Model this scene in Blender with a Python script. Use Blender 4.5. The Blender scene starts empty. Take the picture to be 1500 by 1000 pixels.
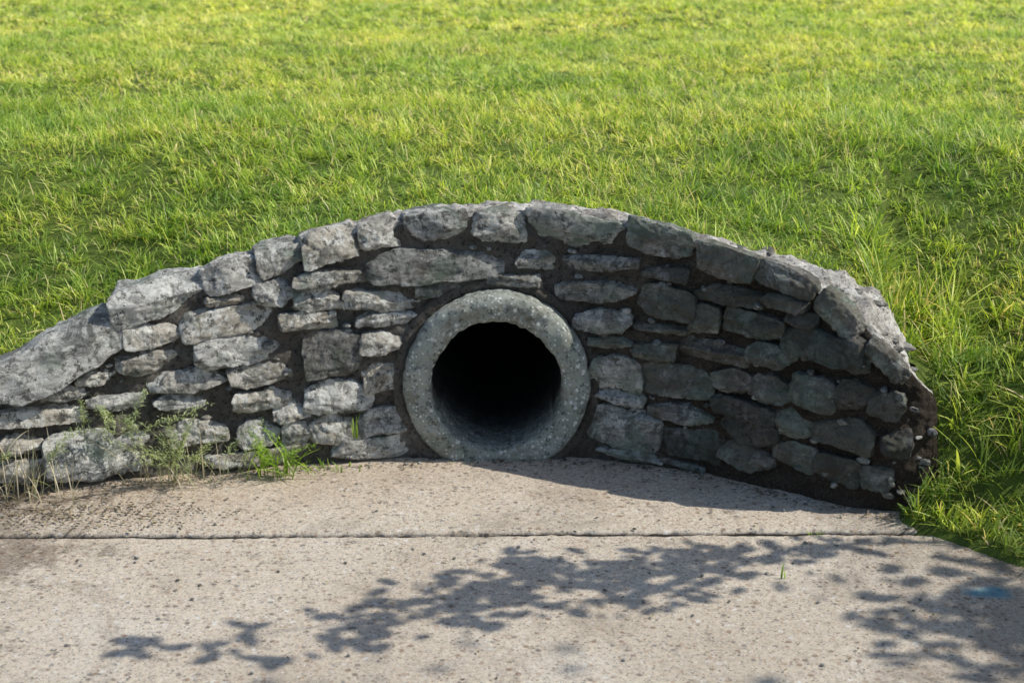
import bpy, math, random
import numpy as np
from mathutils import Vector, noise as mn
random.seed(4); rng=np.random.default_rng(7)
S=bpy.context.scene
S.view_settings.view_transform='Standard'; S.view_settings.look='None'; S.view_settings.exposure=0
# ---------------------------------------------------------------- camera
H=1.83; CY=-5.02; CX=0.05; TH=math.radians(16)
cam=bpy.data.cameras.new('camera'); co=bpy.data.objects.new('camera',cam); S.collection.objects.link(co)
co.location=(CX,CY,H); co.rotation_euler=(math.radians(90)-TH,0,0)
cam.sensor_width=36; cam.lens=57.6; cam.clip_end=1000; cam.clip_start=.05
cam.dof.use_dof=True; cam.dof.focus_distance=4.9; cam.dof.aperture_fstop=4.0
S.camera=co
# ---------------------------------------------------------------- light
EL=math.radians(45); az=Vector((1,.03,0)).normalized()
SD=Vector((az.x*math.cos(EL),az.y*math.cos(EL),math.sin(EL)))
w=bpy.data.worlds.new('World'); S.world=w; w.use_nodes=True
nt=w.node_tree; bg=nt.nodes['Background']; sk=nt.nodes.new('ShaderNodeTexSky'); sk.sky_type='NISHITA'; sk.sun_disc=False
sk.sun_elevation=EL; sk.sun_rotation=math.atan2(az.x,az.y); bg.inputs[1].default_value=.15
nt.links.new(sk.outputs[0],bg.inputs[0])
sl=bpy.data.lights.new('sun','SUN'); so=bpy.data.objects.new('sun',sl); S.collection.objects.link(so)
sl.energy=5.0; sl.angle=math.radians(.5); sl.color=(1,.95,.86); so.rotation_euler=SD.to_track_quat('Z','Y').to_euler(); so.location=(8,2,9)
# ---------------------------------------------------------------- node helpers
class M:
    def __init__(s,name,rough=.85):
        s.m=bpy.data.materials.new(name); s.m.use_nodes=True; s.t=s.m.node_tree; s.N=s.t.nodes; s.p=s.N['Principled BSDF']
        s.p.inputs['Roughness'].default_value=rough; s.p.inputs['Specular IOR Level'].default_value=.25
        s.tc=s.N.new('ShaderNodeTexCoord').outputs['Object']; s.out=s.N['Material Output']
    def L(s,a,b): s.t.links.new(a,b)
    def setv(s,inp,v):
        if isinstance(v,bpy.types.NodeSocket): s.L(v,inp)
        else:
            if isinstance(v,tuple) and len(v)==3 and inp.type=='RGBA': v=(*v,1)
            inp.default_value=v
    def noise(s,sc,det=5,ro=.6,vec=None,dist=0):
        n=s.N.new('ShaderNodeTexNoise'); n.inputs['Scale'].default_value=sc; n.inputs['Detail'].default_value=det; n.inputs['Roughness'].default_value=ro; n.inputs['Distortion'].default_value=dist
        s.L(vec or s.tc,n.inputs['Vector']); return n.outputs['Fac']
    def vor(s,sc,out='Distance',feat='F1',vec=None):
        n=s.N.new('ShaderNodeTexVoronoi'); n.feature=feat; n.inputs['Scale'].default_value=sc; s.L(vec or s.tc,n.inputs['Vector']); return n.outputs[out]
    def ramp(s,f,stops):
        n=s.N.new('ShaderNodeValToRGB'); e=n.color_ramp.elements
        while len(e)<len(stops): e.new(.5)
        for i,(p,c) in enumerate(stops):
            e[i].position=p; e[i].color=(c,c,c,1) if not isinstance(c,tuple) else (*c,1)
        s.L(f,n.inputs[0]); return n.outputs[0]
    def mix(s,f,a,b,mode='MIX'):
        n=s.N.new('ShaderNodeMix'); n.data_type='RGBA'; n.blend_type=mode
        s.setv(n.inputs[0],f); s.setv(n.inputs[6],a); s.setv(n.inputs[7],b); return n.outputs[2]
    def math(s,op,a,b=0.0):
        n=s.N.new('ShaderNodeMath'); n.operation=op; s.setv(n.inputs[0],a); s.setv(n.inputs[1],b); return n.outputs[0]
    def attr(s,name,out='Fac'):
        n=s.N.new('ShaderNodeAttribute'); n.attribute_name=name; return n.outputs[out]
    def mapping(s,scale,rot=(0,0,0)):
        n=s.N.new('ShaderNodeMapping'); n.inputs['Scale'].default_value=scale; n.inputs['Rotation'].default_value=rot; s.L(s.tc,n.inputs[0]); return n.outputs[0]
    def bump(s,h,dist,strength=1,prev=None):
        n=s.N.new('ShaderNodeBump'); n.inputs['Distance'].default_value=dist; n.inputs['Strength'].default_value=strength
        s.L(h,n.inputs['Height']); 
        if prev: s.L(prev,n.inputs['Normal'])
        return n.outputs[0]
    def fin(s,col,nrm=None):
        s.setv(s.p.inputs['Base Color'],col)
        if nrm: s.L(nrm,s.p.inputs['Normal'])
        return s.m
def mesh_obj(name,V,F,mat,smooth=True,parent=None,attrs=None):
    me=bpy.data.meshes.new(name)
    me.from_pydata([tuple(v) for v in V],[],F)
    me.update()
    if smooth: me.polygons.foreach_set('use_smooth',[True]*len(me.polygons))
    if attrs:
        for k,a in attrs.items():
            at=me.attributes.new(k,'FLOAT','POINT'); at.data.foreach_set('value',np.asarray(a,dtype=np.float32))
    me.materials.append(mat)
    o=bpy.data.objects.new(name,me); S.collection.objects.link(o)
    if parent: o.parent=parent
    return o
# ---------------------------------------------------------------- wall plan
def hermite(xs,ys):
    xs=np.array(xs,float); ys=np.array(ys,float)
    m=np.gradient(ys,xs)
    def f(x):
        x=np.clip(np.asarray(x,float),xs[0],xs[-1]); i=np.clip(np.searchsorted(xs,x)-1,0,len(xs)-2)
        h=xs[i+1]-xs[i]; t=(x-xs[i])/h
        return (2*t**3-3*t*t+1)*ys[i]+(t**3-2*t*t+t)*h*m[i]+(-2*t**3+3*t*t)*ys[i+1]+(t**3-t*t)*h*m[i+1]
    return f
F=hermite([-3.2,-2.6,-2.1,-1.54,-1.05,-.54,0,.293,.595,.855,1.114,1.25,1.36],[-1.45,-1.0,-.66,-.35,-.175,-.06,0,-.02,-.12,-.29,-.455,-.485,-.455])
ZT=hermite([-3.2,-2.6,-2.1,-1.5,-1.148,-.91,-.615,-.434,-.187,.007,.265,.415,.621,.784,.954,1.056,1.148,1.29,1.42],
           [.0,.10,.23,.375,.478,.595,.70,.752,.785,.80,.787,.765,.714,.674,.618,.548,.483,.38,.30])
BAT=.14
def nrm(x):   # outward (towards the bank) plan normal
    e=.01; d=(F(x+e)-F(x-e))/(2*e); n=np.array([-d,1.0]); return n/np.linalg.norm(n)
def smooth(t): t=np.clip(t,0,1); return t*t*(3-2*t)
# ---------------------------------------------------------------- bank border
bd=[(-200,-40,.02),(-20,-6,.02),(-6,-3.2,.02),(-3.6,-1.7,.02)]
for x in np.linspace(-3.1,1.22,60):
    n=nrm(x); o=.16+.10*float(smooth((x-.6)/.5)); bd.append((x+n[0]*o,float(F(x))+n[1]*o,float(ZT(x))-.035))
bd+=[(1.335,-.20,.36),(1.34,-.28,.30),(1.335,-.36,.20),(1.31,-.43,.10),(1.21,-.54,.02),(1.26,-.62,.02),(1.43,-.83,.02),(1.9,-1.3,.02),(2.6,-1.9,.02),(4,-2.5,.02),(12,-4,.02),(200,-40,.02)]
bd=np.array(bd)
def terr(x,y):
    P=np.stack([x,y],1); n=len(P); D=np.full(n,1e9); Bv=np.zeros(n); sg=np.ones(n); wl=np.zeros(n); pp=np.zeros(n)
    for i in range(len(bd)-1):
        a=bd[i,:2]; b=bd[i+1,:2]; ab=b-a; r=P-a
        t=np.clip((r@ab)/(ab@ab),0,1); q=r-t[:,None]*ab; d=np.hypot(q[:,0],q[:,1]); cr=(ab[0]*r[:,1]-ab[1]*r[:,0])/np.hypot(*ab)
        k=(d<D-1e-7)|((np.abs(d-D)<=1e-7)&(np.abs(cr)>pp))
        D[k]=d[k]; pp[k]=np.abs(cr[k]); Bv[k]=(bd[i,2]+(bd[i+1,2]-bd[i,2])*t)[k]; sg[k]=np.where(cr[k]>=0,1,-1); wl[k]=1 if 4<=i<64 else 0
    d=D*sg
    pl=.83+.012*np.minimum(np.maximum(y,0),25)
    k=smooth(d/1.5)
    z=Bv+(pl-Bv)*k+ k*(.02*np.sin(1.3*x+.7)*np.sin(1.1*y+.4)+.012*np.sin(3.1*x+1)*np.sin(2.7*y))
    z=np.where(d<0,np.where(wl>0,Bv,Bv+d*.9),z)
    return z,d,wl
# ---------------------------------------------------------------- materials
def mat_stone():
    m=M('fieldstone',.9)
    t=m.attr('tint'); t2=m.attr('warm'); t3=m.attr('moss_shade')
    strat=m.mapping((8,8,30),(0.1,.12,0))
    a=m.noise(1,8,.75,strat,1.0); b=m.noise(34,9,.8); c=m.noise(7,4,.6); e=m.noise(17,8,.75)
    base=m.ramp(a,[(.38,(.22,.225,.21)),(.5,(.48,.48,.45)),(.60,(.68,.67,.62))])
    base=m.mix(m.ramp(t2,[(.40,0.0),(1,.8)]),base,m.mix(.55,base,(.56,.46,.31)))
    li=m.ramp(m.noise(15,9,.8,None,.7),[(.50,0.0),(.55,.85)])
    base=m.mix(li,base,(.82,.82,.76))
    dk=m.ramp(b,[(.41,.9),(.47,0.0)])
    base=m.mix(dk,base,(.07,.068,.06))
    dk2=m.ramp(m.noise(9,9,.78,None,.6),[(.41,.8),(.47,0.0)])
    base=m.mix(dk2,base,(.15,.155,.14))
    gr=m.ramp(m.math('ADD',c,m.math('MULTIPLY',t3,.14)),[(.54,0.0),(.66,.6)])
    base=m.mix(gr,base,(.20,.27,.20))
    br=m.ramp(m.math('ADD',m.noise(6,8,.75),m.math('MULTIPLY',t3,.12)),[(.56,0.0),(.64,.6)])
    base=m.mix(br,base,(.17,.135,.10))
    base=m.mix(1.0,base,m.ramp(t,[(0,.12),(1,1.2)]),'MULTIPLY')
    h=m.math('ADD',m.math('MULTIPLY',a,.55),m.math('MULTIPLY',b,.8)); h=m.math('ADD',h,m.math('MULTIPLY',e,1.0))
    n=m.bump(h,.024,1.0); n=m.bump(m.noise(130,7,.75),.006,1,n)
    return m.fin(base,n)
def mat_mortar():
    m=M('mortar',.95)
    a=m.noise(9,6,.65); b=m.noise(60,8,.75)
    c=m.ramp(a,[(.3,(.20,.18,.15)),(.55,(.34,.31,.265)),(.75,(.52,.50,.45))])
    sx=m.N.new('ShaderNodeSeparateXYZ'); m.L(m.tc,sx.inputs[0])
    c=m.mix(m.ramp(m.math('ADD',m.math('MULTIPLY',sx.outputs[0],.5),.5),[(.45,0.0),(.85,.9)]),c,m.mix(1.0,c,(.36,.29,.23),'MULTIPLY'))  # darker brown to the right: wall shade and damp put into the colour
    c=m.mix(m.ramp(b,[(.38,.8),(.48,0.0)]),c,(.05,.042,.035))
    c=m.mix(m.ramp(m.vor(110),[(.12,.6),(.2,0.0)]),c,(.5,.49,.46))
    n=m.bump(m.noise(30,8,.7),.03,1); n=m.bump(b,.008,1,n)
    return m.fin(c,n)
def mat_cap():
    m=M('cap_mortar',.95)
    a=m.noise(10,8,.75); b=m.noise(50,8,.75)
    c=m.ramp(a,[(.34,(.24,.215,.18)),(.48,(.54,.51,.46)),(.60,(.80,.78,.73))])  # paler than the face mortar: sunlit look of the top painted in
    c=m.mix(m.ramp(b,[(.40,.85),(.47,0.0)]),c,(.10,.085,.07))
    n=m.bump(m.noise(26,8,.7),.03,1); n=m.bump(b,.01,1,n)
    return m.fin(c,n)
def mat_conc():
    m=M('concrete',.9)
    big=m.noise(1.3,5,.6); med=m.noise(7,6,.65); fine=m.noise(62,8,.9)
    c=m.ramp(big,[(.3,(.68,.58,.455)),(.5,(.82,.72,.58)),(.72,(.88,.80,.68))])
    c=m.mix(1.0,c,m.ramp(fine,[(.36,.30),(.46,.90),(.56,1.05),(.66,1.25)]),'MULTIPLY')
    for sc,th in ((40,.74),(85,.68),(150,.7)):
        cell=m.vor(sc,'Color'); d=m.vor(sc)
        bw=m.N.new('ShaderNodeSeparateColor'); m.L(cell,bw.inputs[0])
        inner=m.ramp(d,[(.22,1.0),(.38,0.0)])
        c=m.mix(m.mix(1.0,m.ramp(bw.outputs[0],[(th,0.0),(th+.05,.8)]),inner,'MULTIPLY'),c,(.95,.92,.87))
        c=m.mix(m.mix(1.0,m.ramp(bw.outputs[1],[(th,0.0),(th+.05,.75)]),inner,'MULTIPLY'),c,(.18,.15,.125))
        c=m.mix(m.mix(1.0,m.ramp(bw.outputs[2],[(th+.05,0.0),(th+.1,.55)]),inner,'MULTIPLY'),c,(.50,.33,.21))
    st=m.ramp(m.noise(1.5,11,.80,None,.9),[(.52,0.0),(.62,.8)])
    c=m.mix(st,c,m.mix(1.0,c,(.62,.60,.58),'MULTIPLY'))
    c=m.mix(m.ramp(m.noise(8,11,.88),[(.56,0.0),(.62,.7)]),c,(.22,.19,.16))
    sy=m.N.new('ShaderNodeSeparateXYZ'); m.L(m.tc,sy.inputs[0])
    silt=m.ramp(m.math('ADD',m.math('ADD',sy.outputs[1],.95),m.math('MULTIPLY',m.math('SUBTRACT',med,.5),.5)),[(.35,0.0),(.75,.5)])
    c=m.mix(silt,c,m.mix(1.0,c,(.84,.75,.68),'MULTIPLY'))
    rg=m.ramp(m.math('ADD',m.math('MULTIPLY',sy.outputs[0],.5),m.math('MULTIPLY',m.math('SUBTRACT',m.noise(2.5,8,.75),.5),1.2)),[(.45,0.0),(.65,.7)])
    c=m.mix(rg,c,m.mix(1.0,c,(.60,.58,.57),'MULTIPLY'))
    lg=m.ramp(m.math('ADD',m.math('MULTIPLY',sy.outputs[0],-.5),m.math('MULTIPLY',m.math('SUBTRACT',m.noise(3.1,10,.82),.5),1.8)),[(.60,0.0),(.74,.85)])
    c=m.mix(lg,c,m.mix(1.0,c,(.42,.39,.37),'MULTIPLY'))
    g=m.N.new('ShaderNodeVectorMath'); g.operation='DISTANCE'; m.L(m.mapping((1,2.2,1)),g.inputs[0]); g.inputs[1].default_value=(1.31,-1.04*2.2,0)
    bp=m.ramp(m.math('ADD',g.outputs['Value'],m.math('MULTIPLY',m.math('SUBTRACT',med,.5),.2)),[(.03,.7),(.09,0.0)])
    c=m.mix(bp,c,(.05,.32,.46))
    hh=m.math('ADD',m.math('MULTIPLY',fine,1.0),m.math('MULTIPLY',med,.5))
    n=m.bump(hh,.012,1.0); n=m.bump(m.math('SUBTRACT',1.0,m.vor(70)),.005,.9,n)
    return m.fin(c,n)
def mat_pipe():
    m=M('pipe_concrete',.9)
    a=m.noise(8,6,.65); b=m.noise(34,9,.82)
    c=m.ramp(a,[(.3,(.25,.28,.24)),(.55,(.42,.45,.40)),(.75,(.54,.56,.50))])
    for sc,th in ((50,.54),(95,.52)):
        cell=m.N.new('ShaderNodeSeparateColor'); m.L(m.vor(sc,'Color'),cell.inputs[0])
        inner=m.ramp(m.vor(sc),[(.26,1.0),(.38,0.0)])
        c=m.mix(m.mix(1.0,m.ramp(cell.outputs[0],[(th,0.0),(th+.06,.85)]),inner,'MULTIPLY'),c,(.86,.87,.83))
        c=m.mix(m.mix(1.0,m.ramp(cell.outputs[1],[(th+.12,0.0),(th+.16,.7)]),inner,'MULTIPLY'),c,(.11,.12,.10))
    c=m.mix(m.ramp(b,[(.40,.9),(.47,0.0)]),c,(.08,.09,.075))
    c=m.mix(m.ramp(m.noise(12,9,.8),[(.53,0.0),(.61,.6)]),c,(.26,.22,.15))
    c=m.mix(m.ramp(m.attr('ins'),[(0,0.0),(1,.96)]),c,(.022,.02,.018))  # pipe's inner shade painted over its grime, near black with depth
    n=m.bump(b,.018,1); n=m.bump(a,.03,.7,n)
    return m.fin(c,n)
def mat_soil():
    m=M('turf_soil',.95)
    c=m.ramp(m.noise(14,8,.75),[(.3,(.06,.075,.02)),(.55,(.13,.19,.03)),(.75,(.22,.26,.06))])
    return m.fin(c,m.bump(m.noise(40,6,.7),.03,1))
def leaf_mat(name,stops,patch=True,trans=.45,rough=.5):
    m=M(name,rough); t=m.attr('tint'); h=m.attr('ht')
    c=m.ramp(t,stops)
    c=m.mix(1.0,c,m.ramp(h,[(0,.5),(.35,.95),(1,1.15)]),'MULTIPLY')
    if patch:
        p=m.noise(.9,5,.65)
        c=m.mix(m.ramp(p,[(.40,0.0),(.56,.8)]),c,m.mix(1.0,c,(1.42,1.18,1.3),'MULTIPLY'))
        c=m.mix(m.ramp(m.noise(2.6,5,.65),[(.40,.6),(.50,0.0)]),c,m.mix(1.0,c,(.60,.74,.85),'MULTIPLY'))
    m.p.inputs['Specular IOR Level'].default_value=.4
    m.setv(m.p.inputs['Base Color'],c)
    tr=m.N.new('ShaderNodeBsdfTranslucent'); m.L(m.mix(1.0,c,(1.25,1.25,.7),'MULTIPLY'),tr.inputs[0])
    ms=m.N.new('ShaderNodeMixShader'); ms.inputs[0].default_value=trans
    m.L(m.p.outputs[0],ms.inputs[1]); m.L(tr.outputs[0],ms.inputs[2]); m.L(ms.outputs[0],m.out.inputs[0])
    return m.m
STONE=mat_stone(); MORT=mat_mortar(); CAP=mat_cap(); CONC=mat_conc(); PIPE=mat_pipe(); SOIL=mat_soil()
FILL=M('joint_dirt',.95); FILL=FILL.fin(FILL.ramp(FILL.noise(40,8,.8),[(.4,(.012,.010,.008)),(.62,(.035,.03,.024)),(.72,(.16,.14,.11))]),FILL.bump(FILL.noise(60,6,.8),.01,1))
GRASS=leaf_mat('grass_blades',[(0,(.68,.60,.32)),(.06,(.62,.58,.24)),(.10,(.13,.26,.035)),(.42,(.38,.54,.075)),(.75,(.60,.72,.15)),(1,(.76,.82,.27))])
WEED=leaf_mat('weed_leaf',[(0,(.26,.33,.16)),(.5,(.42,.50,.26)),(1,(.58,.62,.36))],False)
WEEDG=leaf_mat('weed_green',[(0,(.18,.34,.03)),(1,(.42,.58,.10))],False)
STRAW=leaf_mat('straw',[(0,(.46,.40,.25)),(.8,(.68,.60,.42)),(1,(.34,.40,.14))],False,.25)
TLEAF=leaf_mat('tree_leaf',[(0,(.05,.09,.02)),(1,(.09,.15,.03))],False,.2)
# ---------------------------------------------------------------- terrain
def axis(a,b,st,far,g=1.25):
    c=list(np.arange(a,b+1e-6,st)); s=st; v=c[-1]
    while v<far: s*=g; v+=s; c.append(v)
    s=st; v=c[0]; pre=[]
    while v>-far: s*=g; v-=s; pre.append(v)
    return np.array(pre[::-1]+c)
xs=axis(-4,4,.04,200); ys=axis(-2.6,9,.04,200)
X,Y=np.meshgrid(xs,ys); z,d,wl=terr(X.ravel(),Y.ravel())
nx=len(xs); ok=((d>-.05)|((wl==0)&(d>-.2)))
idx=np.arange(len(z)).reshape(len(ys),nx)
q=np.stack([idx[:-1,:-1],idx[:-1,1:],idx[1:,1:],idx[1:,:-1]],-1).reshape(-1,4); q=q[ok[q].all(1)]
used=np.unique(q); rm=np.zeros(len(z),int); rm[used]=np.arange(len(used))
mesh_obj('ground',np.stack([X.ravel(),Y.ravel(),z],1)[used],rm[q].tolist(),SOIL)
mesh_obj('ground_subsoil',[(-200,-200,-.34),(200,-200,-.34),(200,200,-.34),(-200,200,-.34)],[(0,1,2,3)],SOIL,False)
# ---------------------------------------------------------------- concrete pavement (two pours with an open joint)
pave=bpy.data.objects.new('concrete_pavement',None); S.collection.objects.link(pave)
def joint(x,side):
    base=-.640+.008*x+.006*math.sin(2.1*x)
    r=mn.noise(Vector((x*9,side*7,0)))*.008+mn.noise(Vector((x*40,side*3,1)))*.007
    return base+side*(.014+.009*mn.noise(Vector((x*3,side,4))))+r
def slab(name,side,yend):
    gx=list(np.arange(-2.2,2.4,.012)); gx=[-9,-6,-4,-3]+gx+[3,4,6,9]
    dd=[0,.004,.012,.03,.07,.14,.25,.4,.6,.8,1.0,1.25,1.6,2.2,3.5,6,10]
    dd=[t for t in dd if t<abs(yend)]+[abs(yend)]
    V=[];Fc=[]
    rows=[(-1,-.09)]+[(t,0) for t in dd]
    for (t,zz) in rows:
        for x in gx:
            tt=max(t,0); y=joint(x,side)+side*tt
            z0=mn.noise(Vector((x*1.2,y*1.2,2)))*.004+mn.noise(Vector((x*6,y*6,5)))*.0015
            if t<0: z0=zz
            elif t==0: z0-=.008
            elif t<=.005: z0-=.003
            V.append((x,y,z0))
    n=len(gx)
    for j in range(len(rows)-1):
        for i in range(n-1):
            f=(j*n+i,j*n+i+1,(j+1)*n+i+1,(j+1)*n+i); Fc.append(f if side>0 else f[::-1])
    mesh_obj(name,V,Fc,CONC,True,pave)
slab('rear_slab',1,1.05); slab('front_slab',-1,12)
V=[];Fc=[]; gx=np.arange(-6,6,.02)
for i,x in enumerate(gx):
    for s in (-.05,0,.05): V.append((x,-.640+.008*x+s,-.013+mn.noise(Vector((x*12,s*20,3)))*.006))
for i in range(len(gx)-1):
    for j in (0,1): Fc.append((3*i+j,3*i+3+j,3*i+4+j,3*i+1+j))
mesh_obj('joint_fill',V,Fc,FILL,True,pave)
# ---------------------------------------------------------------- headwall
wall=bpy.data.objects.new('stone_headwall',None); S.collection.objects.link(wall)
PZ=.247
V=[];Fc=[]
fx=list(np.arange(-3.1,1.27,.010)); st=[]
for x in fx:
    n=nrm(x); th=.23+.08*float(smooth((x-.6)/.5)); st.append(((x,float(F(x))),(x+n[0]*th,float(F(x))+n[1]*th),float(ZT(x))-.012))
lastB=st[-1][1]
endp=[(1.27,-.482),(1.30,-.472),(1.325,-.45),(1.342,-.40),(1.348,-.34),(1.348,-.26),(1.34,-.2)]
for k in range(1,43):
    t=k/42*6; i=min(int(t),5); u=t-i
    a=np.array(endp[i]);b=np.array(endp[i+1]); p=a+(b-a)*u
    st.append(((p[0],p[1]),(min(lastB[0],1.30),lastB[1]),max(.30,float(ZT(min(p[0],1.42)))-.012-.06*smooth((k-10)/30))))
NZ=70;NT=24;NB=6
for (f,b,zt) in st:
    f=np.array(f);b=np.array(b); dr=(b-f)/max(np.linalg.norm(b-f),1e-6); th=np.linalg.norm(b-f)
    pts=[]
    for k in range(NZ):
        zz=-.05+(zt+.05)*k/(NZ-1); rd=max(0,(zz-(zt-.03))/.03)
        pts.append((f+dr*(BAT*zz+.015*rd*rd),zz,0))
    for k in range(1,NT):
        u=k/(NT-1); pts.append((f+dr*(BAT*zt+.015+(th-BAT*zt-.015)*u),zt+.012*math.sin(math.pi*u),1))
    for k in range(1,NB): pts.append((b,zt-.3*k/(NB-1),2))
    for (p,zz,kind) in pts:
        v=Vector((p[0],p[1],zz)); nn=mn.noise(v*7)*.014+mn.noise(v*20)*.012+mn.noise(v*55)*.007
        if kind==0:
            q2=p-dr*(nn-.005); V.append((q2[0],q2[1],zz))
        else:
            big=1.0+1.0*float(smooth((p[0]-.7)/.4))
            V.append((p[0],p[1],zz+nn*big))
m_=NZ+NT-1+NB-1; V=np.array(V); MI=[]
for i in range(len(st)-1):
    for j in range(m_-1):
        f=(i*m_+j,(i+1)*m_+j,(i+1)*m_+j+1,i*m_+j+1)
        c=V[list(f)].mean(0)
        if c[0]**2+(c[2]-PZ)**2<.285**2: continue
        Fc.append(f); MI.append(1 if j>=NZ-2 else 0)
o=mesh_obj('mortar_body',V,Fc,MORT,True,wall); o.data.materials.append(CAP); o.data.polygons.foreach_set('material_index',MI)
# mortar fillet around the pipe
V=[];Fc=[];A=200; pr=[(.292,.04),(.297,-.002),(.306,-.010),(.318,-.012),(.330,-.006),(.343,.03)]
for k in range(A+1):
    a=math.radians(-62)+k/A*math.radians(304)
    for (r,y) in pr:
        v=Vector((math.cos(a)*3,math.sin(a)*3,r*9)); r2=r+mn.noise(v*2)*.006*(r>.3); px_,pz_=math.cos(a)*r2,PZ+math.sin(a)*r2
        V.append((px_,float(F(px_))+BAT*pz_*.9+y+mn.noise(v*3+Vector((9,0,0)))*.006,pz_))
for k in range(A):
    for j in range(len(pr)-1): Fc.append((k*6+j,k*6+j+1,(k+1)*6+j+1,(k+1)*6+j))
mesh_obj('pipe_fillet',V,Fc,MORT,True,wall)
# --- stones surveyed from the photograph, placed on the wall surface: (u,v,w,h,tilt,coping)
RAW=[(88,520,196,64,23,1),(232,438,138,48,13,1),(343,403,94,40,9,1),(410,381,70,40,12,1),(483,360,84,46,14,1),(557,343,62,40,9,1),(638,330,90,38,3,1),(730,331,80,48,0,1),(845,338,140,48,-4,1),(968,351,96,42,-12,2),(1062,383,84,44,-10,2),(1150,408,82,34,-14,2),(1228,462,70,38,-38,2),(1300,528,74,28,-38,2),
(637,389,198,46,0,0),(784,380,62,31,0,0),(880,386,108,25,0,0),(485,406,110,21,2,0),(654,422,90,33,3,0),(752,411,80,18,0,0),(874,425,114,31,3,0),(972,399,74,17,0,0),(978,440,82,44,-4,0),(1068,432,92,28,0,0),(1150,443,60,24,0,0),(400,429,59,37,0,0),(464,437,68,37,0,0),(328,438,54,16,3,0),(333,468,134,40,5,0),(450,468,84,25,0,0),(560,440,120,26,-3,0),(568,466,90,19,0,0),(353,508,134,51,2,0),(223,492,82,33,0,0),(485,516,85,66,0,0),(564,501,74,30,0,0),(560,550,58,41,0,0),(217,530,90,31,3,0),(275,557,106,35,2,0),(393,547,110,31,3,0),(383,585,84,31,0,0),(496,579,100,45,0,0),(262,590,76,27,-5,0),(428,600,54,25,5,0),(492,627,75,43,0,0),(558,615,69,39,0,0),(548,657,124,33,2,0),(377,632,64,41,0,0),(160,660,174,70,3,0),(60,607,120,27,-3,0),(30,650,64,29,0,0),(28,688,78,33,0,0),(92,574,60,25,0,0),(172,590,82,25,0,0),(434,632,42,35,0,0),(385,667,166,24,0,0),(292,632,80,37,0,0),(140,552,56,22,10,0),
(884,471,82,33,0,0),(895,500,62,16,0,0),(904,543,72,49,0,0),(908,581,72,21,-3,0),(916,628,102,60,-3,0),(960,514,60,24,0,0),(970,481,80,15,0,0),(992,557,105,50,0,0),(1045,514,110,29,-2,0),(1034,468,41,39,0,0),(1103,476,84,37,-4,0),(1074,557,52,36,0,0),(1133,522,64,36,0,0),(1205,508,107,44,-5,0),(1130,569,60,40,0,0),(1192,576,63,48,0,0),(1251,578,47,43,0,0),(998,604,92,27,-3,0),(1087,598,90,26,-5,0),(1015,648,81,44,0,0),(1097,630,77,33,-5,0),(1168,622,62,37,-5,0),(1238,634,75,43,-5,0),(1095,668,71,33,-4,0),(1165,668,60,40,-5,0),(1298,594,53,43,0,0),(1315,650,46,41,0,0),(1228,686,60,40,-5,0),(925,666,98,15,-3,0),(1285,700,46,33,0,0),(1000,681,60,13,-6,0),(1175,470,40,26,0,0),(1250,530,48,34,-20,0)]
fw=np.array([0,math.cos(TH),-math.sin(TH)]); up=np.array([0,math.sin(TH),math.cos(TH)]); C0=np.array([CX,CY,H])
STN=[]
for (u,v,ww,hh,ti,cop) in RAW:
    r=fw+np.array([(u-750)/2400,0,0])-up*((v-500)/2400)
    lo,hi=3.0,7.0
    for _ in range(40):
        t=(lo+hi)/2; p=C0+r*t; g=p[1]-float(F(p[0]))-BAT*p[2]
        if g>0: hi=t
        else: lo=t
    n=nrm(p[0]); sx=ww*t/2400/max(.6,n[1]); sz=hh*t/2400/.98
    STN.append((float(p[0]),float(p[2]),float(sx),float(sz),ti,cop))
n=22; bv={}; BV=[]; BF=[]
def gid(p):
    k=tuple(round(c,5) for c in p)
    if k not in bv: bv[k]=len(BV); BV.append(k)
    return bv[k]
for ax in range(3):
    for s in (-1,1):
        for i in range(n):
            for j in range(n):
                qd=[]
                for (a,b) in ((i,j),(i+1,j),(i+1,j+1),(i,j+1)):
                    p=[0,0,0]; p[ax]=s; p[(ax+1)%3]=-1+2*a/n; p[(ax+2)%3]=-1+2*b/n; qd.append(gid(p))
                BF.append(tuple(qd) if s>0 else tuple(qd[::-1]))
BV=np.array(BV)
SV=[];SF=[];ST=[];SW=[];SM=[]
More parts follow.
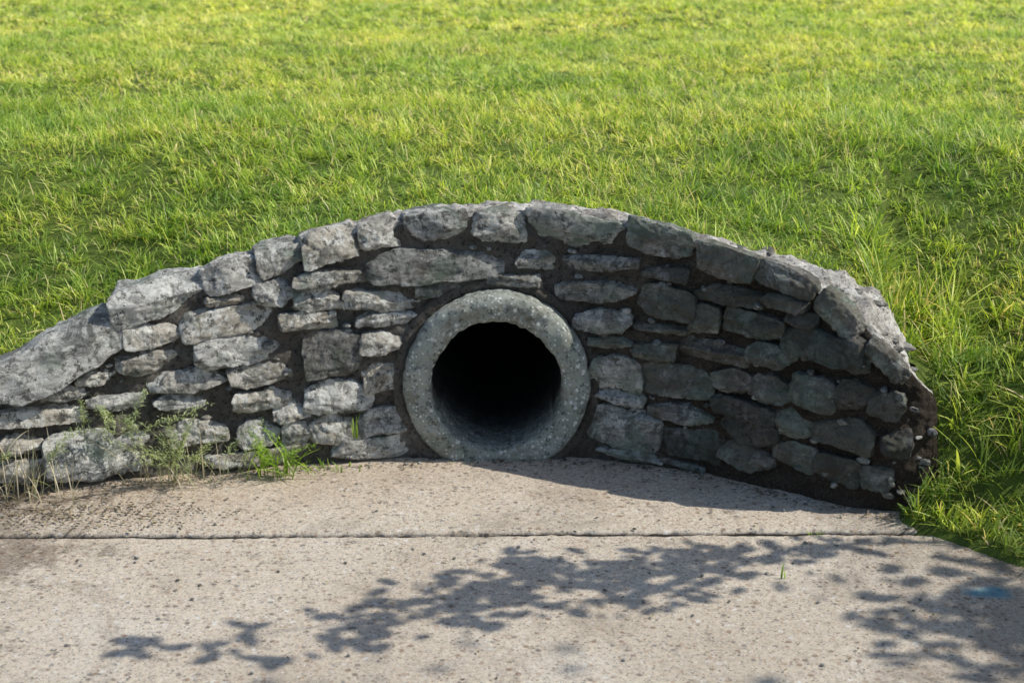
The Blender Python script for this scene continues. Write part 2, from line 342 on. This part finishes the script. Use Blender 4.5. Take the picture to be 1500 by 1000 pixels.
for si,(x,z,sw,sh,ti,cop) in enumerate(STN):
    R=np.random.default_rng(100+si)
    k=R.uniform(8,14) if cop else R.uniform(5,12); q_=BV/((np.abs(BV)**k).sum(1)**(1/k))[:,None]
    for _ in range(8):    # chisel planes on the corners
        nn=R.normal(size=3); nn[1]*=.5; nn/=np.linalg.norm(nn); c=R.uniform(.98,1.18) if cop else R.uniform(.90,1.12)
        e=q_@nn-c; q_=q_-np.maximum(e,0)[:,None]*nn
    for _ in range(5):    # cleft planes on the exposed face
        nn=np.array([R.normal()*.25,-1,R.normal()*.34]); nn/=np.linalg.norm(nn); e=q_@nn-R.uniform(.72,1.0); q_=q_-np.maximum(e,0)[:,None]*nn
    q_[:,2]*=1+R.uniform(-.16,.16)*q_[:,0]; q_[:,0]*=1+R.uniform(-.10,.10)*q_[:,2]
    q_[:,2]+=R.uniform(-.12,.12)*np.abs(q_[:,0])*np.sign(R.normal())
    dp={0:.05,1:.075,2:.040}[cop]
    L=q_*np.array([sw/2*1.04,dp,sh/2*1.05]); off=R.uniform(-8,8,3)
    am=min(sw,sh)
    out=[]
    for a in L:
        v=Vector((a[0]+off[0],a[1]+off[1],a[2]+off[2])); vs=Vector((v.x*8,v.y*20,v.z*34))
        e1=mn.noise(v*11)*.09*am; e2=mn.noise(vs)*.006+abs(mn.noise(v*34))*.007+mn.noise(v*80)*.004
        nr=Vector((a[0]/(sw/2)**2,a[1]/dp**2,a[2]/(sh/2)**2)).normalized()*(e1+e2-.003)
        out.append((a[0]+nr.x,a[1]+nr.y,a[2]+nr.z))
    L=np.array(out); c_,s_=math.cos(math.radians(ti)),math.sin(math.radians(ti))
    lx=L[:,0]*c_-L[:,2]*s_; lz=L[:,0]*s_+L[:,2]*c_; ly=L[:,1]
    yc=dp-.028-R.uniform(0,.016)
    if x>.6: yc+=.004
    if si==0: yc-=.03
    ly=ly+yc+(BAT+R.uniform(-.05,.24 if x<-.2 else .1))*lz
    N=nrm(x); T=np.array([N[1],-N[0]])
    yaw=R.uniform(-.06,.06)+(.15 if x<-.25 else 0); lxx=lx*math.cos(yaw); ly=ly+lx*math.sin(yaw)
    P0=np.array([x,float(F(x))+BAT*z])
    W=np.stack([P0[0]+lxx*T[0]+ly*N[0],P0[1]+lxx*T[1]+ly*N[1],z+lz],1)
    o=len(SV); SV+=W.tolist(); SF+=[tuple(i+o for i in f) for f in BF]
    tt=R.uniform(.82,1.08) if x<-.25 else (R.uniform(.5,.95) if x<.45 else R.uniform(.24,.66))  # tint carries painted sun on the left, shade and damp on the right
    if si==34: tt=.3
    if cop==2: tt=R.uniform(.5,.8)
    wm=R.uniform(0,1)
    ST+=[tt]*len(W); SW+=[(wm*.7+(.3 if x<-.25 else .05)) if si!=27 else 1.3]*len(W); SM+=[1.0 if x>.45 else (.4 if x>-.25 else -.3)]*len(W)  # sun warmth painted on left stones, mossy shade tones on right ones
mesh_obj('stones',SV,SF,STONE,True,wall,{'tint':ST,'warm':SW,'moss_shade':SM})
n=8; bv={}; B2=[]; F2=[]
def gid2(p):
    k=tuple(round(c,5) for c in p)
    if k not in bv: bv[k]=len(B2); B2.append(k)
    return bv[k]
for ax in range(3):
    for s in (-1,1):
        for i in range(n):
            for j in range(n):
                qd=[]
                for (a,b) in ((i,j),(i+1,j),(i+1,j+1),(i,j+1)):
                    p=[0,0,0]; p[ax]=s; p[(ax+1)%3]=-1+2*a/n; p[(ax+2)%3]=-1+2*b/n; qd.append(gid2(p))
                F2.append(tuple(qd) if s>0 else tuple(qd[::-1]))
B2=np.array(B2); B2/=np.linalg.norm(B2,axis=1)[:,None]
def lumps(name,pts,mat,parent=wall):
    V_=[];F_=[];T_=[];W_=[]
    for i,(c,s) in enumerate(pts):
        R=np.random.default_rng(900+i); q_=B2.copy()
        for _ in range(9):
            nn=R.normal(size=3); nn/=np.linalg.norm(nn); e=q_@nn-R.uniform(.6,.95); q_=q_-np.maximum(e,0)[:,None]*nn
        a=R.uniform(0,6.3); s3=np.array(s)*R.uniform(.8,1.2,3); q_=q_*s3; ca,sa=math.cos(a),math.sin(a)
        q_=np.stack([q_[:,0]*ca-q_[:,1]*sa,q_[:,0]*sa+q_[:,1]*ca,q_[:,2]],1)+np.array(c)
        o=len(V_); V_+=q_.tolist(); F_+=[tuple(j+o for j in f) for f in F2]; T_+=[R.uniform(.35,.8)]*len(q_); W_+=[R.uniform(0,1)]*len(q_)
    mesh_obj(name,V_,F_,mat,True,parent,{'tint':T_,'warm':W_,'moss_shade':[0]*len(T_)})
pts=[]
for i in range(30):
    x=random.uniform(.5,1.24); n_=nrm(x); o=random.uniform(.10,.26); s=random.uniform(.010,.026)
    pts.append(((x+n_[0]*o,float(F(x))+n_[1]*o,float(ZT(x))-.010),(s*1.6,s,s*.45)))
lumps('cap_rubble',pts,STONE)
pts=[]
for i in range(240):
    x=random.uniform(-1.7,1.3); z_=random.uniform(.02,float(ZT(x))-.05)
    if x*x+(z_-PZ)**2<.35**2: continue
    s=random.uniform(.006,.015); pts.append(((x,float(F(x))+BAT*z_+.004,z_),(s*1.8,s,s*.8)))
lumps('chinking',pts,STONE)
# ---------------------------------------------------------------- pipe
prof=[(.300,.7),(.300,.02),(.2995,-.014),(.297,-.022),(.291,-.029),(.285,-.034),(.27,-.037),(.255,-.037),(.24,-.037),(.228,-.036),(.219,-.032),(.213,-.022),(.211,-.01),(.210,.02),(.210,.06),(.210,.12),(.210,.2),(.210,.35),(.210,.8),(.210,1.5),(.210,5.2),(0.001,5.2)]
V=[];Fc=[];A=260;IN=[]
for k in range(A):
    a=2*math.pi*k/A
    for pi_,(r,y) in enumerate(prof):
        v=Vector((math.cos(a)*r,y,math.sin(a)*r)); e=(mn.noise(v*12)*.007+mn.noise(v*45)*.005) if r>.01 else 0
        V.append(((r+e)*math.cos(a),y+e*1.2,PZ+(r+e)*math.sin(a)))
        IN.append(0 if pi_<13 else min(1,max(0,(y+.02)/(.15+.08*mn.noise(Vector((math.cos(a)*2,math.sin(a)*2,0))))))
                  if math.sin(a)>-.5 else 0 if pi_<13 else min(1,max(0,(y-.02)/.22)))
for k in range(A):
    for j in range(len(prof)-1):
        a=k*len(prof)+j;b=((k+1)%A)*len(prof)+j; Fc.append((a,a+1,b+1,b))
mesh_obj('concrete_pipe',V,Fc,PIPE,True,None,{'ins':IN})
# ---------------------------------------------------------------- blades
def blades(name,root,azm,L,W,lean,droop,tint,mat,lv=3,parent=None):
    N=len(root)
    ts=np.array({3:[0,.4,.75,1],2:[0,.5,1],5:[0,.2,.4,.6,.8,1]}[lv]); nv=2*(len(ts)-1)+1
    co_=np.zeros((N,nv,3)); ht=np.zeros((N,nv))
    ca,sa=np.cos(azm),np.sin(azm); tw=rng.uniform(-.7,.7,N)
    side=np.stack([-sa*np.cos(tw),ca*np.cos(tw),np.sin(tw)],1)
    for i,t in enumerate(ts):
        h=L*np.sin(lean)*t**1.5; zz=L*np.cos(lean)*t-droop*L*t*t
        c=root+np.stack([h*ca,h*sa,zz],1)
        if i<len(ts)-1:
            ww=(W*(1-.75*t**2)*(.7 if i==0 else 1)/2)[:,None]*side
            co_[:,2*i]=c-ww; co_[:,2*i+1]=c+ww; ht[:,2*i:2*i+2]=t
        else: co_[:,-1]=c; ht[:,-1]=1
    off=(np.arange(N)*nv)[:,None]; ls=[]
    nq=len(ts)-2
    for i in range(nq): ls.append(np.concatenate([off+2*i,off+2*i+1,off+2*i+3,off+2*i+2],1))
    ls.append(np.concatenate([off+2*nq,off+2*nq+1,off+2*nq+2],1))
    loops=np.concatenate(ls,1).ravel(); sz=np.tile(np.array([4]*nq+[3]),N); start=np.concatenate([[0],np.cumsum(sz)[:-1]])
    me=bpy.data.meshes.new(name); me.vertices.add(N*nv); me.vertices.foreach_set('co',co_.ravel().astype(np.float32))
    me.loops.add(len(loops)); me.loops.foreach_set('vertex_index',loops.astype(np.int32))
    me.polygons.add(len(sz)); me.polygons.foreach_set('loop_start',start.astype(np.int32)); me.polygons.foreach_set('loop_total',sz.astype(np.int32))
    me.polygons.foreach_set('use_smooth',np.ones(len(sz),bool)); me.update(calc_edges=True)
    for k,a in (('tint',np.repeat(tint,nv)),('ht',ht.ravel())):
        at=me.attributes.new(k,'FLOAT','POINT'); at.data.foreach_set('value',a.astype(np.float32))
    me.materials.append(mat); o=bpy.data.objects.new(name,me); S.collection.objects.link(o)
    if parent: o.parent=parent
    return o
lawn=bpy.data.objects.new('grass_lawn',None); S.collection.objects.link(lawn)
def clumpf(x,y):
    return (np.sin(5.1*x+2.3*np.sin(1.7*y))*np.sin(6.3*y+1.9*np.sin(2.2*x))+.6*np.sin(13*x+3*y)*np.sin(11*y-4*x+1))/1.6
def field(name,x0,x1,y0,y1,dens,Lr,Wr,lv,per=14,filt=None,leanr=(.35,1.3)):
    nc=int((x1-x0)*(y1-y0)*dens/per)
    cx=rng.uniform(x0,x1,nc); cy=rng.uniform(y0,y1,nc)
    cf=clumpf(cx,cy)
    cl=rng.uniform(.5,1.5,nc)*(1+.4*cf); ct=rng.normal(0,.17,nc)-.12*cf; ca=rng.uniform(0,6.283,nc)
    i=np.repeat(np.arange(nc),per); N=len(i)
    r=np.abs(rng.normal(0,.028,N)); a=rng.uniform(0,6.283,N)
    x=cx[i]+r*np.cos(a); y=cy[i]+r*np.sin(a)
    z_,d_,w_=terr(x,y); k=d_>np.where(w_>0,.06,-.005)
    if filt is not None: k&=filt(x,y,d_)
    x,y,z_,i,a,d_=x[k],y[k],z_[k],i[k],a[k],d_[k]; N=len(x)
    L=rng.uniform(*Lr,N)*cl[i]; W=rng.uniform(*Wr,N); br=rng.random(N)<.08; W=np.where(br,W*2.3,W); L=np.where(br,L*.6,L)
    am=np.where(rng.random(N)<.5,ca[i]+rng.normal(0,.4,N),a+rng.normal(0,.6,N))
    tint=np.clip(.40+ct[i]+rng.normal(0,.2,N)+np.clip((y-.9)*.06,-.08,.28),.1,1); dry=rng.random(N)<.10; tint=np.where(dry,rng.uniform(0,.06,N),tint)
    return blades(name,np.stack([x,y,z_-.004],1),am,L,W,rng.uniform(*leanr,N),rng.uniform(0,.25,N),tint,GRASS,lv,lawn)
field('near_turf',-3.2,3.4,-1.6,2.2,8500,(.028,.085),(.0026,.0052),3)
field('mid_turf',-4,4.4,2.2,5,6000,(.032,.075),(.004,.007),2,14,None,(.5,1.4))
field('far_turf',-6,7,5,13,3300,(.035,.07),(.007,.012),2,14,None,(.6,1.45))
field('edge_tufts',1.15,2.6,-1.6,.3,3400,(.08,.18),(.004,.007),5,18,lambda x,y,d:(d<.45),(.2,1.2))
field('wall_edge_tufts',-3,1.5,-1.3,.9,2200,(.045,.10),(.003,.0055),3,10,lambda x,y,d:(d<.15))
# ---------------------------------------------------------------- weeds
def gy(x,off=-.05): return float(F(x))+off
def fern(name,root,nst,Ls,mat,spread=.04):
    e=bpy.data.objects.new(name,None); S.collection.objects.link(e)
    R=[];A=[];LL=[];WW=[];LE=[];DR=[];TI=[]
    SR=[];SA=[];SL=[];SLE=[];SDr=[]
    for s in range(nst):
        a=rng.uniform(0,6.283); L=rng.uniform(*Ls); le=rng.uniform(.2,1.1); dr=rng.uniform(.05,.35)
        rt=np.array(root)+np.array([rng.normal(0,spread),rng.normal(0,.012),0])
        SR.append(rt);SA.append(a);SL.append(L);SLE.append(le);SDr.append(dr)
        for t in np.linspace(.4,1,15):
            c=rt+np.array([L*math.sin(le)*t**1.5*math.cos(a),L*math.sin(le)*t**1.5*math.sin(a),L*math.cos(le)*t-dr*L*t*t])
            for sd in (-1,1):
                for q in range(3):
                    R.append(c+rng.normal(0,.006,3)); A.append(a+sd*rng.uniform(.5,1.5)); LL.append(rng.uniform(.010,.028)*(1.2-t*.6)); WW.append(rng.uniform(.002,.0045)); LE.append(rng.uniform(.6,1.7)); DR.append(.1); TI.append(rng.uniform(0,1))
    f=np.array
    blades('leaflets',f(R),f(A),f(LL),f(WW),f(LE),f(DR),f(TI),mat,3,e)
    blades('stems',f(SR),f(SA),f(SL),np.full(nst,.0028),f(SLE),f(SDr),rng.uniform(.2,.6,nst),mat,5,e)
def tuft(name,root,n_,Ls,Ws,mat,leanr=(.1,1.0),sp=.02):
    rt=np.array(root)+np.stack([rng.normal(0,sp,n_),rng.normal(0,sp*.4,n_),np.zeros(n_)],1)
    blades(name,rt,rng.uniform(0,6.283,n_),rng.uniform(*Ls,n_),rng.uniform(*Ws,n_),rng.uniform(*leanr,n_),rng.uniform(0,.4,n_),rng.uniform(0,1,n_),mat,5)
fern('weed_plant',(-1.00,gy(-1.0,-.09),0),15,(.20,.36),WEED,.06)
fern('weed_plant.001',(-1.14,gy(-1.14,-.07),.15),10,(.10,.24),WEED,.05)
fern('weed_plant.003',(-1.46,gy(-1.46,-.07),.10),4,(.08,.18),WEED,.07)
fern('weed_plant.004',(-.86,gy(-.86,-.07),0),5,(.14,.30),WEED,.03)
tuft('dry_grass_tuft',(-1.00,gy(-1.0,-.10),0),60,(.08,.26),(.002,.004),STRAW,(.05,1.0),.07)
tuft('dry_grass_tuft.001',(-1.42,gy(-1.42,-.08),0),60,(.10,.30),(.002,.004),STRAW,(.05,1.0),.08)
tuft('dry_grass_tuft.002',(-1.50,gy(-1.50,-.06),.12),20,(.10,.22),(.002,.004),STRAW,(.1,1.2),.05)
fern('weed_plant.002',(-.70,gy(-.70,-.08),0),8,(.12,.24),WEEDG)
tuft('green_grass_tuft',(-.69,gy(-.69,-.10),0),30,(.08,.2),(.004,.008),WEEDG,(.1,1.1),.045)
tuft('green_grass_tuft.001',(-.45,gy(-.45,-.03),.09),5,(.06,.13),(.004,.006),WEEDG,(.0,.4),.006)
tuft('green_grass_tuft.002',(-.56,gy(-.56,-.05),0),50,(.02,.06),(.003,.006),WEEDG,(.1,1.1),.07)
tuft('green_grass_tuft.003',(.93,-.632,-.01),7,(.02,.05),(.003,.004),WEEDG,(.1,1.1),.012)
tuft('green_grass_tuft.004',(.78,-.955,0),2,(.03,.05),(.006,.008),WEEDG,(.1,.6),.004)
# ---------------------------------------------------------------- tree (stands to the right; its boughs shade the pavement)
BARK=M('bark'); BARK=BARK.fin(BARK.ramp(BARK.noise(18,6,.7,BARK.mapping((1,1,.25))),[(.3,(.06,.045,.03)),(.7,(.18,.14,.10))]),BARK.bump(BARK.noise(25,6,.7,BARK.mapping((1,1,.2))),.02,1))
tree=bpy.data.objects.new('shade_tree',None); S.collection.objects.link(tree)
TV=[];TF=[]
def tube(P,R_,seg=10):
    P=[Vector(p) for p in P]; o=len(TV)
    for i,p in enumerate(P):
        t=(P[min(i+1,len(P)-1)]-P[max(i-1,0)]).normalized(); s=t.orthogonal().normalized(); b=t.cross(s)
        for k in range(seg):
            a=2*math.pi*k/seg; v=p+(s*math.cos(a)+b*math.sin(a))*R_[i]*(1+.12*mn.noise(p*3+Vector((k,0,0)))); TV.append(tuple(v))
    for i in range(len(P)-1):
        for k in range(seg): TF.append((o+i*seg+k,o+i*seg+(k+1)%seg,o+(i+1)*seg+(k+1)%seg,o+(i+1)*seg+k))
T0=Vector((4.4,-2.6,.0))
tube([T0+Vector((0,0,-.3)),T0+Vector((.0,0,.15)),T0+Vector((.03,.03,1)),T0+Vector((-.02,.08,2.1)),T0+Vector((.05,.0,3.4)),T0+Vector((.0,.1,4.6))],[.2,.15,.12,.10,.07,.03])
k_=1/math.tan(EL)
def lift(gx,gy_,h): return Vector((gx+az.x*h*k_,gy_+az.y*h*k_,h))
bough=[T0+Vector((0,.05,1.5)),Vector((3.8,-1.4,2.0)),lift(1.5,-.68,1.95),lift(.95,-.72,1.8),lift(.5,-.90,1.75),lift(.1,-1.0,1.72),lift(-.3,-1.20,1.72),lift(-.8,-1.36,1.72)]
tube(bough,[.05,.030,.014,.008,.006,.005,.003,.002],8)
LVs=[];LFs=[];LT=[];LH=[]
def leaf(p,s):
    a=rng.uniform(0,6.283); ti=rng.uniform(-.6,.6); r2=rng.uniform(-.5,.5)
    d1=Vector((math.cos(a)*math.cos(ti),math.sin(a)*math.cos(ti),math.sin(ti))); d2=Vector((-math.sin(a)*math.cos(r2),math.cos(a)*math.cos(r2),math.sin(r2)))
    o=len(LVs)
    for (u,v) in ((0,0),(.25,.28),(.6,.3),(1,0),(.6,-.3),(.25,-.28)): LVs.append(tuple(p+d1*u*s+d2*v*s))
    LFs.append(tuple(range(o,o+6))); t=rng.random(); LT.extend([t]*6); LH.extend([.7]*6)
for (gx,gy_,n_,sx,sy) in [(1.0,-.71,12,.09,.025),(.90,-.74,12,.08,.03),(.76,-.79,20,.08,.04),(.62,-.82,40,.10,.05),(.47,-.88,56,.11,.065),(.46,-1.04,26,.10,.045),(.28,-.92,60,.12,.06),(.30,-1.10,24,.1,.04),(.08,-.92,50,.10,.055),(.0,-1.07,60,.11,.06),(-.12,-1.15,44,.10,.05),(-.16,-1.01,14,.05,.03),(-.32,-1.25,18,.06,.03),(-.36,-1.17,6,.07,.02),(-.62,-1.28,5,.03,.015),(-.66,-1.40,6,.03,.015),(-.86,-1.36,14,.025,.016),(-.46,-1.43,6,.05,.015),(-.30,-1.33,14,.04,.02)]:
    for _ in range(n_):
        h=rng.uniform(1.68,1.88); p=lift(gx+rng.normal(0,sx),gy_+rng.normal(0,sy),h); leaf(p,rng.uniform(.045,.085))
for i in range(26):
    a=rng.uniform(0,6.283); el=rng.uniform(-.1,1.1); R0=rng.uniform(.7,1.35)
    st_=T0+Vector((0,.05,rng.uniform(2.0,4.2))); c=Vector((st_.x+R0*math.cos(a)*math.cos(el),st_.y+R0*.8*math.sin(a)*math.cos(el),st_.z+.9*math.sin(el)))
    tube([st_,st_.lerp(c,.5)+Vector((0,0,.1)),c],[.035,.02,.006],6)
    for _ in range(95):
        leaf(c+Vector(rng.normal(0,.2,3)),rng.uniform(.06,.10))
b2=[T0+Vector((0,.05,1.9)),Vector((4.1,-1.7,2.4)),lift(1.6,-1.15,2.3),lift(1.2,-1.3,2.2)]
tube(b2,[.045,.03,.018,.006],8)
for _ in range(800):
    h=rng.uniform(2.0,2.8); leaf(lift(rng.normal(1.60,.27),rng.normal(-1.24,.19),h),rng.uniform(.06,.11))
mesh_obj('trunk',TV,TF,BARK,True,tree); mesh_obj('leaves',LVs,LFs,TLEAF,False,tree,{'tint':LT,'ht':LH})
# ---------------------------------------------------------------- litter
LVs=[];LFs=[];LT=[];LH=[]
for _ in range(1700):
    rr=rng.random()
    if rr<.5: x=rng.normal(-1.25,.25); y=rng.normal(-.50,.08)
    elif rr<.88: x=rng.uniform(-1.7,1.2); y=float(F(x))-.03-abs(rng.normal(0,.04))
    else: x=rng.uniform(-1.7,1.2); y=rng.uniform(-1.6,-.1)
    if y>F(x)-.02: continue
    s=rng.uniform(.003,.009); p=Vector((x,y,.007)); a=rng.uniform(0,6.28); d1=Vector((math.cos(a),math.sin(a),rng.uniform(-.1,.3)))*s; d2=Vector((-math.sin(a),math.cos(a),rng.uniform(-.2,.2)))*s*.5; o=len(LVs)
    for q in (p-d1,p+d2,p+d1,p-d2): LVs.append(tuple(q))
    LFs.append((o,o+1,o+2,o+3)); LT+= [rng.random()]*4; LH+=[.6]*4
LIT=leaf_mat('litter',[(0,(.05,.04,.03)),(.7,(.13,.10,.06)),(1,(.4,.35,.2))],False,.1)
mesh_obj('leaf_litter',LVs,LFs,LIT,False,None,{'tint':LT,'ht':LH})
pts=[]
for _ in range(200):
    x=rng.uniform(-1.7,1.2); y=rng.uniform(-1.6,-.1) if rng.random()<.4 else float(F(x))-.02-abs(rng.normal(0,.025))
    if y>F(x)-.015: continue
    s=rng.uniform(.002,.006); pts.append(((x,y,s*.4+.002),(s*1.3,s,s*.7)))
lumps('gravel',pts,STONE,None)
